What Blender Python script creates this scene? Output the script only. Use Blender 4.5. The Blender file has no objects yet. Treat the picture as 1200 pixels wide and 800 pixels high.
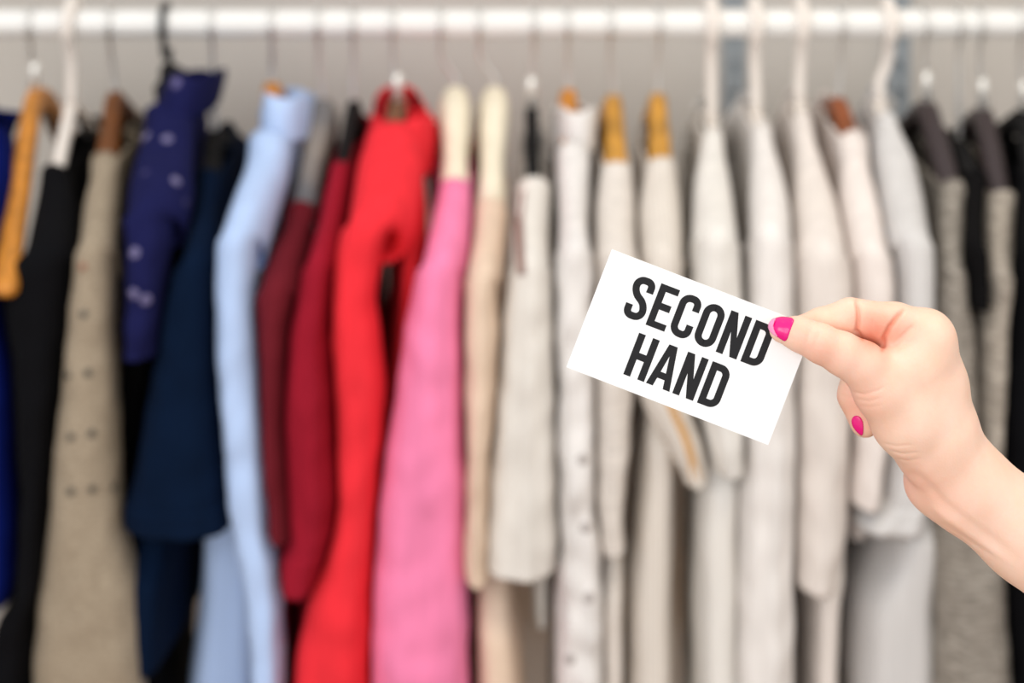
import bpy, bmesh, math, random
import numpy as np
from mathutils import Vector, Matrix, noise
from mathutils.bvhtree import BVHTree

PI = math.pi
random.seed(7)
scene = bpy.context.scene
COL = scene.collection

# ------------------------------------------------------------------ camera
F = 2000.0                       # focal length in pixels of a 1200-wide frame
RAILD = 1.6                      # distance camera -> rail
RAILZ = 1.45
HOR = 300.0                      # eye level lies this many pixels above the frame
RAILR = 0.0130
ZC = RAILZ + (27 + HOR) * RAILD / F
EYE = Vector((0, -RAILD, ZC))
CARDD = 0.704                    # distance camera -> card
S = CARDD / F                    # metres per pixel at the card

cam = bpy.data.cameras.new('camera')
cam.sensor_width = 36
cam.lens = 36 * F / 1200
cam.shift_y = -(400 + HOR) / 1200
cam.clip_start = 0.05
cam.dof.use_dof = True
cam.dof.focus_distance = CARDD - 0.004
cam.dof.aperture_fstop = 5.8
camo = bpy.data.objects.new('camera', cam)
camo.location = EYE
camo.rotation_euler = (PI / 2, 0, 0)
COL.objects.link(camo)
scene.camera = camo


def P(px, py, D):
    """The point of the room seen at a place of the photograph, D metres away."""
    return Vector(((px - 600) * D / F, D - RAILD, ZC - (py + HOR) * D / F))


# ------------------------------------------------------------------ materials
def lin(c):
    c = c / 255.0
    return c / 12.92 if c <= 0.04045 else ((c + 0.055) / 1.055) ** 2.4


def rgb(t):
    return (lin(t[0]), lin(t[1]), lin(t[2]), 1)


MATS = {}


def plain(name, c, rough=0.5, metal=0.0, spec=0.5):
    if name in MATS:
        return MATS[name]
    m = bpy.data.materials.new(name)
    m.use_nodes = True
    b = m.node_tree.nodes['Principled BSDF']
    b.inputs['Base Color'].default_value = rgb(c)
    b.inputs['Roughness'].default_value = rough
    b.inputs['Metallic'].default_value = metal
    b.inputs['Specular IOR Level'].default_value = spec
    MATS[name] = m
    return m


def noisy(name, c1, c2, scale=(1, 1, 1), nscale=20, rough=0.9, bump=0.2, bscale=400, spec=0.2, sheen=0.0, detail=6, contrast=(0.35, 0.65)):
    """Two tones of one thing mixed by noise in object space, with a fine bump."""
    if name in MATS:
        return MATS[name]
    m = bpy.data.materials.new(name)
    m.use_nodes = True
    nt = m.node_tree
    b = nt.nodes['Principled BSDF']
    tc = nt.nodes.new('ShaderNodeTexCoord')
    mp = nt.nodes.new('ShaderNodeMapping')
    mp.inputs['Scale'].default_value = scale
    nz = nt.nodes.new('ShaderNodeTexNoise')
    nz.inputs['Scale'].default_value = nscale
    nz.inputs['Detail'].default_value = detail
    rp = nt.nodes.new('ShaderNodeValToRGB')
    rp.color_ramp.elements[0].position = contrast[0]
    rp.color_ramp.elements[1].position = contrast[1]
    rp.color_ramp.elements[0].color = rgb(c1)
    rp.color_ramp.elements[1].color = rgb(c2)
    nt.links.new(tc.outputs['Object'], mp.inputs['Vector'])
    nt.links.new(mp.outputs['Vector'], nz.inputs['Vector'])
    nt.links.new(nz.outputs['Fac'], rp.inputs['Fac'])
    nt.links.new(rp.outputs['Color'], b.inputs['Base Color'])
    n2 = nt.nodes.new('ShaderNodeTexNoise')
    n2.inputs['Scale'].default_value = bscale
    n2.inputs['Detail'].default_value = 3
    bp = nt.nodes.new('ShaderNodeBump')
    bp.inputs['Strength'].default_value = bump
    bp.inputs['Distance'].default_value = 0.002
    nt.links.new(tc.outputs['Object'], n2.inputs['Vector'])
    nt.links.new(n2.outputs['Fac'], bp.inputs['Height'])
    nt.links.new(bp.outputs['Normal'], b.inputs['Normal'])
    b.inputs['Roughness'].default_value = rough
    b.inputs['Specular IOR Level'].default_value = spec
    b.inputs['Sheen Weight'].default_value = sheen
    MATS[name] = m
    return m


def cloth(name, c, var=0.035, scale=(4, 4, 0.5), nscale=18, sheen=0.0, bump=0.25):
    d = tuple(max(0, v * (1 - var)) for v in c)
    u = tuple(min(255, v * (1 + var * 0.6)) for v in c)
    return noisy(name, d, u, scale, nscale, rough=0.95, bump=bump, bscale=500, spec=0.08, sheen=sheen)


def striped(name, c, c2, freq=160):
    """Narrow woven stripes running down the cloth."""
    if name in MATS:
        return MATS[name]
    m = cloth(name, c)
    nt = m.node_tree
    b = nt.nodes['Principled BSDF']
    tc = [n for n in nt.nodes if n.type == 'TEX_COORD'][0]
    base = b.inputs['Base Color'].links[0].from_socket
    w = nt.nodes.new('ShaderNodeTexWave')
    w.wave_type = 'BANDS'
    w.bands_direction = 'X'
    w.inputs['Scale'].default_value = freq / 6.28
    w.inputs['Distortion'].default_value = 0.6
    mx = nt.nodes.new('ShaderNodeMixRGB')
    mx.inputs['Color2'].default_value = rgb(c2)
    mr = nt.nodes.new('ShaderNodeMath')
    mr.operation = 'POWER'
    mr.inputs[1].default_value = 3
    nt.links.new(tc.outputs['Object'], w.inputs['Vector'])
    nt.links.new(w.outputs['Fac'], mr.inputs[0])
    nt.links.new(mr.outputs[0], mx.inputs['Fac'])
    nt.links.new(base, mx.inputs['Color1'])
    nt.links.new(mx.outputs['Color'], b.inputs['Base Color'])
    return m


def dotted(name, c, dot, scale=26, size=0.2):
    """Scattered woven dots."""
    m = cloth(name, c)
    nt = m.node_tree
    b = nt.nodes['Principled BSDF']
    tc = [n for n in nt.nodes if n.type == 'TEX_COORD'][0]
    base = b.inputs['Base Color'].links[0].from_socket
    v = nt.nodes.new('ShaderNodeTexVoronoi')
    v.inputs['Scale'].default_value = scale
    v.inputs['Randomness'].default_value = 0.7
    rp = nt.nodes.new('ShaderNodeValToRGB')
    rp.color_ramp.elements[0].position = size
    rp.color_ramp.elements[0].color = (1, 1, 1, 1)
    rp.color_ramp.elements[1].position = size + 0.05
    rp.color_ramp.elements[1].color = (0, 0, 0, 1)
    mx = nt.nodes.new('ShaderNodeMixRGB')
    mx.inputs['Color2'].default_value = rgb(dot)
    nt.links.new(tc.outputs['Object'], v.inputs['Vector'])
    nt.links.new(v.outputs['Distance'], rp.inputs['Fac'])
    nt.links.new(rp.outputs['Color'], mx.inputs['Fac'])
    nt.links.new(base, mx.inputs['Color1'])
    nt.links.new(mx.outputs['Color'], b.inputs['Base Color'])
    return m


# ------------------------------------------------------------------ objects
def tag(o, label=None, cat=None, group=None, kind=None):
    if label:
        o['label'] = label
    if cat:
        o['category'] = cat
    if group:
        o['group'] = group
    if kind:
        o['kind'] = kind
    return o


def thing(name, loc, label, cat, group=None):
    o = bpy.data.objects.new(name, None)
    o.empty_display_size = 0.05
    o.location = loc
    COL.objects.link(o)
    return tag(o, label, cat, group)


def obj(name, verts, faces, mat, parent=None, smooth=True, solid=0.0, sub=0):
    """ONE mesh object; verts in world coordinates."""
    off = Vector((0, 0, 0)) if parent is None else chain_loc(parent)
    me = bpy.data.meshes.new(name)
    me.from_pydata([tuple(Vector(v) - off) for v in verts], [], faces)
    me.validate()
    bm = bmesh.new()
    bm.from_mesh(me)
    bmesh.ops.recalc_face_normals(bm, faces=bm.faces)
    bm.to_mesh(me)
    bm.free()
    if smooth:
        me.polygons.foreach_set('use_smooth', [True] * len(me.polygons))
    me.materials.append(mat)
    o = bpy.data.objects.new(name, me)
    COL.objects.link(o)
    if parent is not None:
        o.parent = parent
    if solid:
        md = o.modifiers.new('Solidify', 'SOLIDIFY')
        md.thickness = solid
        md.offset = -1
    if sub:
        md = o.modifiers.new('Subdivision', 'SUBSURF')
        md.levels = sub
        md.render_levels = sub
    return o


def chain_loc(o):
    v = Vector((0, 0, 0))
    while o is not None:
        v += o.location
        o = o.parent
    return v


def box_geo(lo, hi, bev=0.0):
    bm = bmesh.new()
    bmesh.ops.create_cube(bm, size=1)
    for v in bm.verts:
        v.co = Vector([(lo[i] + hi[i]) / 2 + v.co[i] * (hi[i] - lo[i]) for i in range(3)])
    if bev:
        bmesh.ops.bevel(bm, geom=list(bm.edges), offset=bev, segments=2, affect='EDGES', profile=0.5)
    return geo(bm)


def geo(bm):
    bm.verts.index_update()
    vs = [v.co.copy() for v in bm.verts]
    fs = [[v.index for v in f.verts] for f in bm.faces]
    bm.free()
    return vs, fs


def merge(*gs):
    vs, fs = [], []
    for g in gs:
        b = len(vs)
        vs += list(g[0])
        fs += [[i + b for i in f] for f in g[1]]
    return vs, fs


def loft(rings, cap0=False, cap1=False, closed=True):
    n = len(rings[0])
    vs = [p for r in rings for p in r]
    fs = []
    for j in range(len(rings) - 1):
        for i in range(n if closed else n - 1):
            a, b = j * n + i, j * n + (i + 1) % n
            fs.append([a, b, b + n, a + n])
    if cap0:
        fs.append(list(range(n))[::-1])
    if cap1:
        fs.append([(len(rings) - 1) * n + i for i in range(n)])
    return vs, fs


def tube(path, rad, n=12, cap=True):
    """A round bar along a path; rad is a number or one per point."""
    pts = [Vector(p) for p in path]
    rs = [rad] * len(pts) if isinstance(rad, (int, float)) else list(rad)
    rings = []
    up = Vector((1, 0, 0))
    for i, p in enumerate(pts):
        t = (pts[min(i + 1, len(pts) - 1)] - pts[max(i - 1, 0)]).normalized()
        a = up - t * up.dot(t)
        if a.length < 1e-3:
            a = Vector((0, 1, 0)) - t * t.y
        a.normalize()
        b = t.cross(a)
        rings.append([p + (a * math.cos(2 * PI * k / n) + b * math.sin(2 * PI * k / n)) * rs[i] for k in range(n)])
    return loft(rings, cap, cap)


def spline(pts, n):
    """Catmull-Rom through the points (any dimension)."""
    A = np.array([tuple(p) for p in pts], float)
    m = len(A)
    out = []
    for q in np.linspace(0, m - 1, n):
        i = min(int(q), m - 2)
        t = q - i
        p0, p1, p2, p3 = A[max(i - 1, 0)], A[i], A[i + 1], A[min(i + 2, m - 1)]
        out.append(0.5 * (2 * p1 + (p2 - p0) * t + (2 * p0 - 5 * p1 + 4 * p2 - p3) * t * t + (3 * p1 - p0 - 3 * p2 + p3) * t ** 3))
    return np.array(out)


def sgn(v, e):
    return math.copysign(abs(v) ** e, v)


# ------------------------------------------------------------------ the room
WALLY = 0.33
wall_m = noisy('wall_paint', (203, 198, 191), (209, 204, 198), (1, 1, 1), 3, rough=0.85, bump=0.05, bscale=250, spec=0.2)
floor_m = noisy('floor_wood', (150, 118, 86), (182, 148, 112), (1, 14, 1), 6, rough=0.5, bump=0.05, spec=0.4)
white_paint = plain('white_paint', (235, 233, 228), 0.5)
XW = 1.5


def struct(name, g, m):
    return tag(obj(name, g[0], g[1], m, smooth=False), kind='structure')


struct('wall_back', box_geo((-XW - 0.1, WALLY, 0), (XW + 0.1, WALLY + 0.1, 2.7)), wall_m)
struct('wall_left', box_geo((-XW - 0.1, -1.0, 0), (-XW, WALLY, 2.7)), wall_m)
struct('wall_right', box_geo((XW, -1.0, 0), (XW + 0.1, WALLY, 2.7)), wall_m)
struct('floor', box_geo((-2.6, -3.6, -0.1), (2.6, WALLY + 0.1, 0)), floor_m)
struct('baseboard_back', box_geo((-XW, WALLY - 0.015, 0), (XW, WALLY, 0.09), 0.004), white_paint)

# slotted uprights screwed to the wall
steel = plain('grey_steel', (168, 176, 182), 0.5, 0.2)
for i, pxc in enumerate((861, 1054)):
    D = RAILD + WALLY - 0.012
    xc = P(pxc, 100, D).x
    w, dpt = 0.0125, 0.012
    gs = [box_geo((xc - w, WALLY - dpt, 0.3), (xc - w + 0.007, WALLY - 0.0005, 2.1)),
          box_geo((xc + w - 0.007, WALLY - dpt, 0.3), (xc + w, WALLY - 0.0005, 2.1)),
          box_geo((xc - w, WALLY - 0.003, 0.3), (xc + w, WALLY - 0.0005, 2.1))]
    z = 0.3
    while z < 2.1:
        gs.append(box_geo((xc - w + 0.006, WALLY - dpt, z), (xc + w - 0.006, WALLY - 0.002, z + 0.012)))
        z += 0.032
    tag(obj('trim_%d' % (i + 1), *merge(*gs), steel, smooth=False), kind='structure')

# ------------------------------------------------------------------ the rail
rail_m = plain('white_lacquer', (236, 235, 232), 0.3)
rail = thing('clothes_rail', (0, 0, RAILZ), 'white round clothes rail running across the top with every hanger on it', 'rail')
bars = tube([(x, 0, RAILZ) for x in np.linspace(-XW + 0.004, XW - 0.004, 40)], RAILR, 32)
obj('bar', *bars, rail_m, rail)
for s in (-1, 1):
    x0 = s * (XW - 0.001)
    path = [(x0, 0, RAILZ), (x0 - s * 0.006, 0, RAILZ), (x0 - s * 0.007, 0, RAILZ), (x0 - s * 0.03, 0, RAILZ)]
    obj('end_flange', *tube(path, [0.03, 0.03, 0.0175, 0.0165], 32), rail_m, rail)

# ------------------------------------------------------------------ hangers
chrome = plain('chrome', (226, 226, 224), 0.38, 0.9)
black_metal = plain('black_metal', (22, 24, 28), 0.4, 0.3)
bright = plain('bright_ferrule', (240, 238, 232), 0.28, 0.55)


def wood(name, c):
    d = tuple(v * 0.8 for v in c)
    return noisy(name, d, c, (8, 1, 8), 14, rough=0.42, bump=0.05, bscale=60, spec=0.4)


HANG_MAT = {
    'orange': wood('orange_wood', (216, 140, 48)), 'yellow': wood('yellow_wood', (214, 154, 60)),
    'brown': wood('brown_wood', (150, 76, 28)), 'dark': wood('dark_wood', (120, 66, 16)),
    'white': plain('white_plastic', (238, 230, 222), 0.35), 'black': noisy('black_velvet', (18, 18, 19), (34, 32, 32), (1, 1, 1), 60, rough=0.9, bump=0.1),
    'cream': cloth('cream_satin', (238, 228, 205)), 'grey': noisy('grey_satin', (112, 112, 116), (156, 146, 136), (2, 1, 1), 16, rough=0.5, bump=0.1),
    'plum': plain('dark_plastic', (52, 40, 42), 0.4)}
HG = 'clothes hangers on the rail'


def make_hanger(kind, style, hx, nx, npy, arm, label, hook='chrome', ferrule=True, armw=0.0085, bar=True):
    """arm: points (y, x, z) of the front arm from the neck to the tip; the rear arm mirrors it."""
    neck = P(nx, npy, RAILD)
    zt = neck.z
    m = HANG_MAT[kind]
    hk = {'chrome': chrome, 'black': black_metal, 'white': HANG_MAT['white']}[hook]
    t = thing('clothes_hanger', (P(hx, 27, RAILD).x, 0, RAILZ), label, 'hanger', HG)
    X = P(hx, 27, RAILD).x
    # the two arms: one body swept from tip to tip
    f = [Vector((x, y, z)) for (y, x, z) in arm]
    b = [Vector((X - 0.2 * (p.x - X) if abs(p.y) > 0.08 else neck.x + (X - neck.x) * abs(p.y) / 0.08, -p.y, p.z)) for p in f]
    path = list(reversed(b)) + [Vector((neck.x, 0, zt - 0.011))] + f
    pts = spline(path, 61)
    rings = []
    n = 16
    half = max(abs(pts[0][1]), 0.01)
    for k, p in enumerate(pts):
        tt = pts[min(k + 1, 60)] - pts[max(k - 1, 0)]
        tt = Vector(tt).normalized()
        nn = Vector((1, 0, 0)).cross(tt).normalized()
        if nn.z < 0:
            nn = -nn
        q = abs(p[1]) / half
        if style == 'wood':
            wx = armw * (0.95 + 0.35 * q)
            hz = 0.0125 - 0.005 * q
        elif style == 'plastic':
            wx = 0.0060
            hz = 0.0060
        elif style == 'padded':
            wx = armw * (1 + 0.1 * math.sin(q * 9))
            hz = 0.017
        else:
            wx = armw
            hz = 0.0095 - 0.002 * q
        e = 1.0
        if q > 0.95:
            e = math.sqrt(max(0.02, 1 - ((q - 0.95) / 0.0501) ** 2))
        ex = 0.65 if style != 'padded' else 0.9
        rings.append([Vector(p) + Vector((1, 0, 0)) * wx * e * sgn(math.cos(2 * PI * i / n), ex) + nn * hz * e * sgn(math.sin(2 * PI * i / n), ex) for i in range(n)])
    obj('shoulder_arms', *loft(rings, True, True), m, t)
    if bar and style in ('wood', 'plastic'):
        a0, a1 = Vector(pts[5]), Vector(pts[55])
        zb = min(a0.z, a1.z) - 0.01
        path = [a0, Vector((a0.x, a0.y * 0.99, zb - 0.012)), Vector((a0.x, a0.y * 0.95, zb - 0.02)), Vector((a1.x, a1.y * 0.95, zb - 0.02)), Vector((a1.x, a1.y * 0.99, zb - 0.012)), a1]
        obj('trouser_bar', *tube(path, 0.0042, 10), m, t)
    # hook: up from the neck, round the front of the rail and over it
    hr = 0.0021 if hook != 'white' else 0.0056
    if hook == 'black':
        hr = 0.0034
    R = RAILR + hr + 0.0009
    stem = [Vector((neck.x, 0, zt - 0.006)), Vector((neck.x, 0, zt + 0.012))]
    zl = RAILZ - R - 0.012
    stem += [Vector((neck.x + (X - neck.x) * 0.5, -0.001, (zt + zl) / 2 + 0.004)), Vector((X, -0.004, zl))]
    arc = [Vector((X, -R * math.sin(a), RAILZ - R * math.cos(a))) for a in np.linspace(0.62, 4.4, 20)]
    pathp = spline(stem + arc, 70)
    rad = [hr] * 66 + [hr * 0.95, hr * 0.85, hr * 0.7, hr * 0.4]
    obj('hook', *tube(pathp, rad, 12), hk, t)
    if ferrule and hook != 'white':
        ln = min(0.026, (RAILZ - zt) * 0.42)
        obj('ferrule', *tube([(neck.x, 0, zt - 0.003), (neck.x, 0, zt + ln * 0.9), (neck.x, 0, zt + ln)], [0.0048, 0.0046, 0.003], 14), bright, t)
    return t


# ------------------------------------------------------------------ garments
YT = -0.208           # the tip of a shoulder


def rows_at(rows, py):
    r = np.array(rows, float)
    return np.interp(py, r[:, 0], r[:, 1]), np.interp(py, r[:, 0], r[:, 2])


def smooth_interp(xs, ys, q, sig):
    """Linear interpolation blurred by sig so that a lofted outline has no kinks."""
    d = np.linspace(-2, 2, 17)
    w = np.exp(-0.5 * d * d)
    w /= w.sum()
    q = np.asarray(q, float)
    return sum(wi * np.interp(q + di * sig, xs, ys) for wi, di in zip(w, d))


class Garment:
    pass


def shoulder_curve(g, py):
    """Depth y of the front of the shoulder and sleeve at picture height py."""
    return smooth_interp([g.top - 1, g.top, g.sh, g.sh + 200], [-g.nw, -g.nw, YT, YT - 0.012], py, 14)


def front_path(g, n, hem):
    # pinch the blur at the very top so the first ring starts at the neckline
    pys = np.linspace(g.top, hem, n)
    y = shoulder_curve(g, pys)
    r = np.array(g.rows, float)
    xl = smooth_interp(r[:, 0], r[:, 1], pys, 9)
    xr = smooth_interp(r[:, 0], r[:, 2], pys, 9)
    return pys, y, xl, xr


def make_garment(name, label, cat, mat, hx, nx, npy, hanger, rows, body, sh=285, hem=None, bhem=1060, nw=0.09, thick=0.034, fold=0.10, nfold=5,
                 seed=0, collar=None, cuff=None, cuffmat=None, hlabel='', hstyle=None, hkw=None, group='clothes hanging on the rail', bodymat=None, wrinkle=0.0020, rear=True, bfront=None, rearw=0.55):
    g = Garment()
    g.top = rows[0][0]
    g.sh = max(sh, g.top + 40)
    g.nw = nw
    g.rows = rows
    hem = hem or 1040
    X0 = P(hx, 27, RAILD).x
    root = thing(name, (X0, 0, RAILZ - 0.1), label, cat, group)
    g.root = root
    N, n = 96, 40
    pys, ys, xl, xr = front_path(g, N, hem)
    cs, tv = [], []
    for k in range(N):
        D = RAILD + ys[k]
        cs.append(P((xl[k] + xr[k]) / 2, pys[k], D))
    rings = []
    for k in range(N):
        D = RAILD + ys[k]
        a, b = cs[max(0, k - 1)], cs[min(N - 1, k + 1)]
        t = Vector((0, b.y - a.y, b.z - a.z)).normalized()
        nn = Vector((1, 0, 0)).cross(t).normalized()
        if nn.y > 0:
            nn = -nn
        s = (pys[k] - g.top) / (g.sh - g.top)
        th = 0.024 + (thick - 0.024) * min(1, max(0, (s - 0.2) / 0.9)) ** 1.3
        D += -nn.y * th
        hw = max(0.0095, (xr[k] - xl[k]) / 2 * D / F)
        th = min(th, 0.024 + hw * 1.1)
        c = cs[k] - nn * th
        c.x = ((xl[k] + xr[k]) / 2 - 600) * D / F
        cs[k].x = c.x
        s2 = min(1, max(0, (s - 0.7) / 1.5))
        ring = []
        for i in range(n):
            th_ = 2 * PI * i / n
            cx, sx = sgn(math.cos(th_), 0.85), sgn(math.sin(th_), 0.85)
            p = c + Vector((1, 0, 0)) * hw * cx + nn * th * sx
            q = noise.noise(Vector((math.cos(th_) * 1.3 + seed * 3.1, math.sin(th_) * 1.3, c.z * 5 + seed)))
            f = 1 + fold * s2 * (math.sin(nfold * th_ + seed * 1.7 + 2.0 * q + c.z * 3) * 0.5) * abs(math.sin(th_))
            w = noise.noise(Vector((p.x * 60 + seed, p.y * 30, p.z * 42 + seed * 2))) * wrinkle * (0.4 + s2)
            w += noise.noise(Vector((p.x * 22 + seed, p.y * 14, p.z * 14 + seed * 5))) * wrinkle * 1.2
            d = p - c
            ring.append(c + Vector((d.x, 0, 0)) + Vector((0, d.y, d.z)) * f + nn * w * (0.3 + abs(math.sin(th_))) + Vector((w * 0.5 * math.cos(th_), 0, 0)))
        rings.append(ring)
    sl = obj('sleeve', *loft(rings), mat, root, solid=0.0016)
    g.sleeve = sl
    g.rings = rings
    if rear:
        vs = []
        for r in rings:
            cx_ = sum(q.x for q in r) / n
            hw_ = max(abs(q.x - cx_) for q in r)
            f_ = min(1.0, max(rearw, 0.0125 / hw_))
            vs += [Vector((X0 - 0.2 * (cx_ - X0) + (v.x - cx_) * f_, -v.y, v.z)) for v in r]
        obj('sleeve', vs, loft(rings)[1], mat, root, solid=0.0016)
    # the ridge the hanger gives the shoulders: z over |y|
    ry = [-y for y in ys]
    rz = [c.z for c in cs]
    kk = int(np.argmax(np.array(ry) > -YT * 0.99)) or N - 1
    ry, rz = np.array(ry[:kk + 1]), np.array(rz[:kk + 1])
    zn = P(nx, npy, RAILD).z
    cx_sh = np.array([c.x for c in cs[:kk + 1]])

    def ridge(y):
        return float(np.interp(abs(y), ry, rz))

    # body
    br = np.array(body, float)
    DB = RAILD - 0.10
    bz = np.array([ZC - (r[0] + HOR) * DB / F for r in body])
    bcx = np.array([((r[1] + r[2]) / 2 - 600) * DB / F for r in body])
    bhw = np.array([(r[2] - r[1]) / 2 * DB / F for r in body])
    zh = ZC - (bhem + HOR) * DB / F
    zhs = ZC - ((bfront if bfront and bfront > 1 else hem) + HOR) * (RAILD - 0.2) / F + 0.03
    aw = (hkw or {}).get('armw', 0.0085) * 1.32 + 0.0022 if hstyle == 'wood' else (0.0085 if hstyle == 'plastic' else (hkw or {}).get('armw', 0.0085) + 0.0022)
    M, nb = 64, 56
    nr = []
    yf, yb = -0.138, 0.138
    order = np.argsort(bz)
    for j in range(M + 1):
        v = (j / M) ** 1.15
        ring = []
        for i in range(nb):
            a = 2 * PI * (i + 0.5) / nb
            cy, sx = sgn(math.cos(a), 0.8), sgn(math.sin(a), 0.5)
            y = (yf + yb) / 2 + (yb - yf) / 2 * cy
            ztop = ridge(max(abs(y), nw)) - 0.006
            z = ztop + (zh - ztop) * v
            cxx = float(smooth_interp(bz[order], bcx[order], z, 0.02))
            hw = float(smooth_interp(bz[order], bhw[order], z, 0.02))
            if y > -0.1:
                cxx -= 1.2 * (cxx - X0) * (y + 0.1) / 0.238
                hw = max(min(hw, aw), hw * (1 - 0.45 * (y + 0.1) / 0.238))
            hw *= 0.76 + 0.24 * min(1.0, max(0.0, (ztop - z - 0.05) / 0.08))
            tw = min(1.0, max(0.0, (ztop - z) / 0.07))
            w0 = aw
            hw = max(hw, aw)
            hw = w0 + (hw - w0) * tw ** 0.7
            sk = float(np.interp(abs(y), ry, cx_sh))
            if y >= 0:
                sk = X0 - 0.2 * (sk - X0)
            cxx = cxx * tw + sk * (1 - tw)
            q = noise.noise(Vector((y * 14 + seed, z * 3, seed * 1.3 + (5 if sx > 0 else 0))))
            f = 1 - 0.14 * (0.5 + 0.5 * q) * tw
            dx = noise.noise(Vector((y * 25, z * 20, seed * 2.2))) * 0.0022 * tw
            if bfront and y < 0:
                y -= 0.062 * (-y / 0.138) * min(1, max(0, (zhs - z) / 0.07))
            ring.append(Vector((cxx + hw * sx * f + dx, y, z)))
        nr.append(ring)
    vs, fs = loft(nr)
    for i in range(nb // 2 - 1):                     # close the shoulders, leave the neck open
        a, b = i, i + 1
        c, d = nb - 1 - i, nb - 2 - i
        if min(abs(nr[0][a].y), abs(nr[0][b].y)) > nw * 0.95:
            fs.append([a, b, d, c])
    g.body = obj('body', vs, fs, bodymat or mat, root, solid=0.0016)
    # hanger under the shoulders
    drop = 0.026 if hstyle == 'padded' else 0.0205
    arm = []
    for q in (0.25, 0.5, 0.75, 1.0):
        y = nw * q
        z0, z1 = zn - 0.011, ridge(nw) - drop
        xx = P(nx, npy, RAILD).x
        xs = float(np.interp(nw, ry, cx_sh))
        arm.append((-y, xx + (xs - xx) * q, z0 + (z1 - z0) * q ** 1.15))
    for y in (nw + 0.005, max(nw + 0.010, 0.113)):
        arm.append((-y, float(np.interp(y, ry, cx_sh)), ridge(y) - drop))
    g.hanger = make_hanger(hanger, hstyle, hx, nx, npy, arm, hlabel, **(hkw or {}))
    if collar:
        make_collar(g, mat, collar)
    if cuff:
        make_cuff(g, cuff, cuffmat or mat, pys)
    return g


def make_collar(g, mat, c):
    """A folded collar round the neck: c = (x left, x right, y top, y bottom) in the picture."""
    xl, xr, pt, pb = c[:4]
    depth = c[4] if len(c) > 4 else 0.075
    D = RAILD - depth * 0.75
    ctr = P((xl + xr) / 2, pt, D)
    zt = ctr.z
    zb = P(0, pb, D).z
    hw = (xr - xl) / 2 * D / F
    lean = c[5] if len(c) > 5 else 0.0
    tilt = c[6] if len(c) > 6 else 0.0
    n = 44
    prof = [(0.80, zb - 0.004), (0.78, (zt + zb) / 2), (0.80, zt - 0.006), (0.86, zt), (0.93, zt - 0.003), (0.98, (zt * 0.6 + zb * 0.4)), (1.0, (zt * 0.2 + zb * 0.8)), (1.02, zb)]
    rings = []
    for (f, z) in prof:
        r = []
        for i in range(n):
            a = 2 * PI * (i + 0.5) / n
            ca, sa = math.cos(a), math.sin(a)
            y = -depth * 0.15 + depth * 0.9 * sgn(ca, 0.85) * f
            x = ctr.x + hw * sgn(sa, 0.8) * f + lean * (z - zb)
            zz = z - 0.011 * (1 + ca) * (z - zb) / (zt - zb) + 0.003 * math.sin(3 * a + z * 60)
            zz += tilt * (x - ctr.x) * (z - zb) / (zt - zb)
            w = noise.noise(Vector((x * 50, y * 50, zz * 50))) * 0.003
            r.append(Vector((x + w, y + w, zz)))
        rings.append(r)
    obj('collar', *loft(rings), mat, g.root, solid=0.0014, sub=1)


def make_cuff(g, c, mat, pys):
    """A band round the sleeve between two picture heights."""
    p0, p1, grow = c
    sel = [k for k in range(len(pys)) if p0 <= pys[k] <= p1]
    rings = []
    for q, k in enumerate(sel):
        r = g.rings[k]
        ctr = sum(r, Vector()) / len(r)
        gr = grow if 0 < q < len(sel) - 1 else grow * 0.35
        rings.append([p + (p - ctr).normalized() * gr for p in r])
    obj('cuff', *loft(rings), mat, g.root, solid=0.001)


def surface_at(o, px, py):
    """The point and normal of a part met at a place of the photograph."""
    off = chain_loc(o)
    vs = [v.co + off for v in o.data.vertices]
    t = BVHTree.FromPolygons(vs, [tuple(p.vertices) for p in o.data.polygons])
    d = (P(px, py, 1.0) - EYE).normalized()
    hit = t.ray_cast(EYE, d)
    if hit[0] is None:
        return None
    nrm = hit[1]
    return hit[0], (nrm if nrm.dot(d) < 0 else -nrm)


def discs(name, parent, part, spots, r, mat, th=0.0012):
    """Small round pieces sewn on a part, each with its own mesh."""
    for (px, py) in spots:
        h = surface_at(part, px, py)
        if not h:
            continue
        p, nn = h
        path = [p - nn * 0.001, p + nn * th * 0.7, p + nn * th]
        obj(name, *tube(path, [r, r, r * 0.8], 14), mat, parent)


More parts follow.
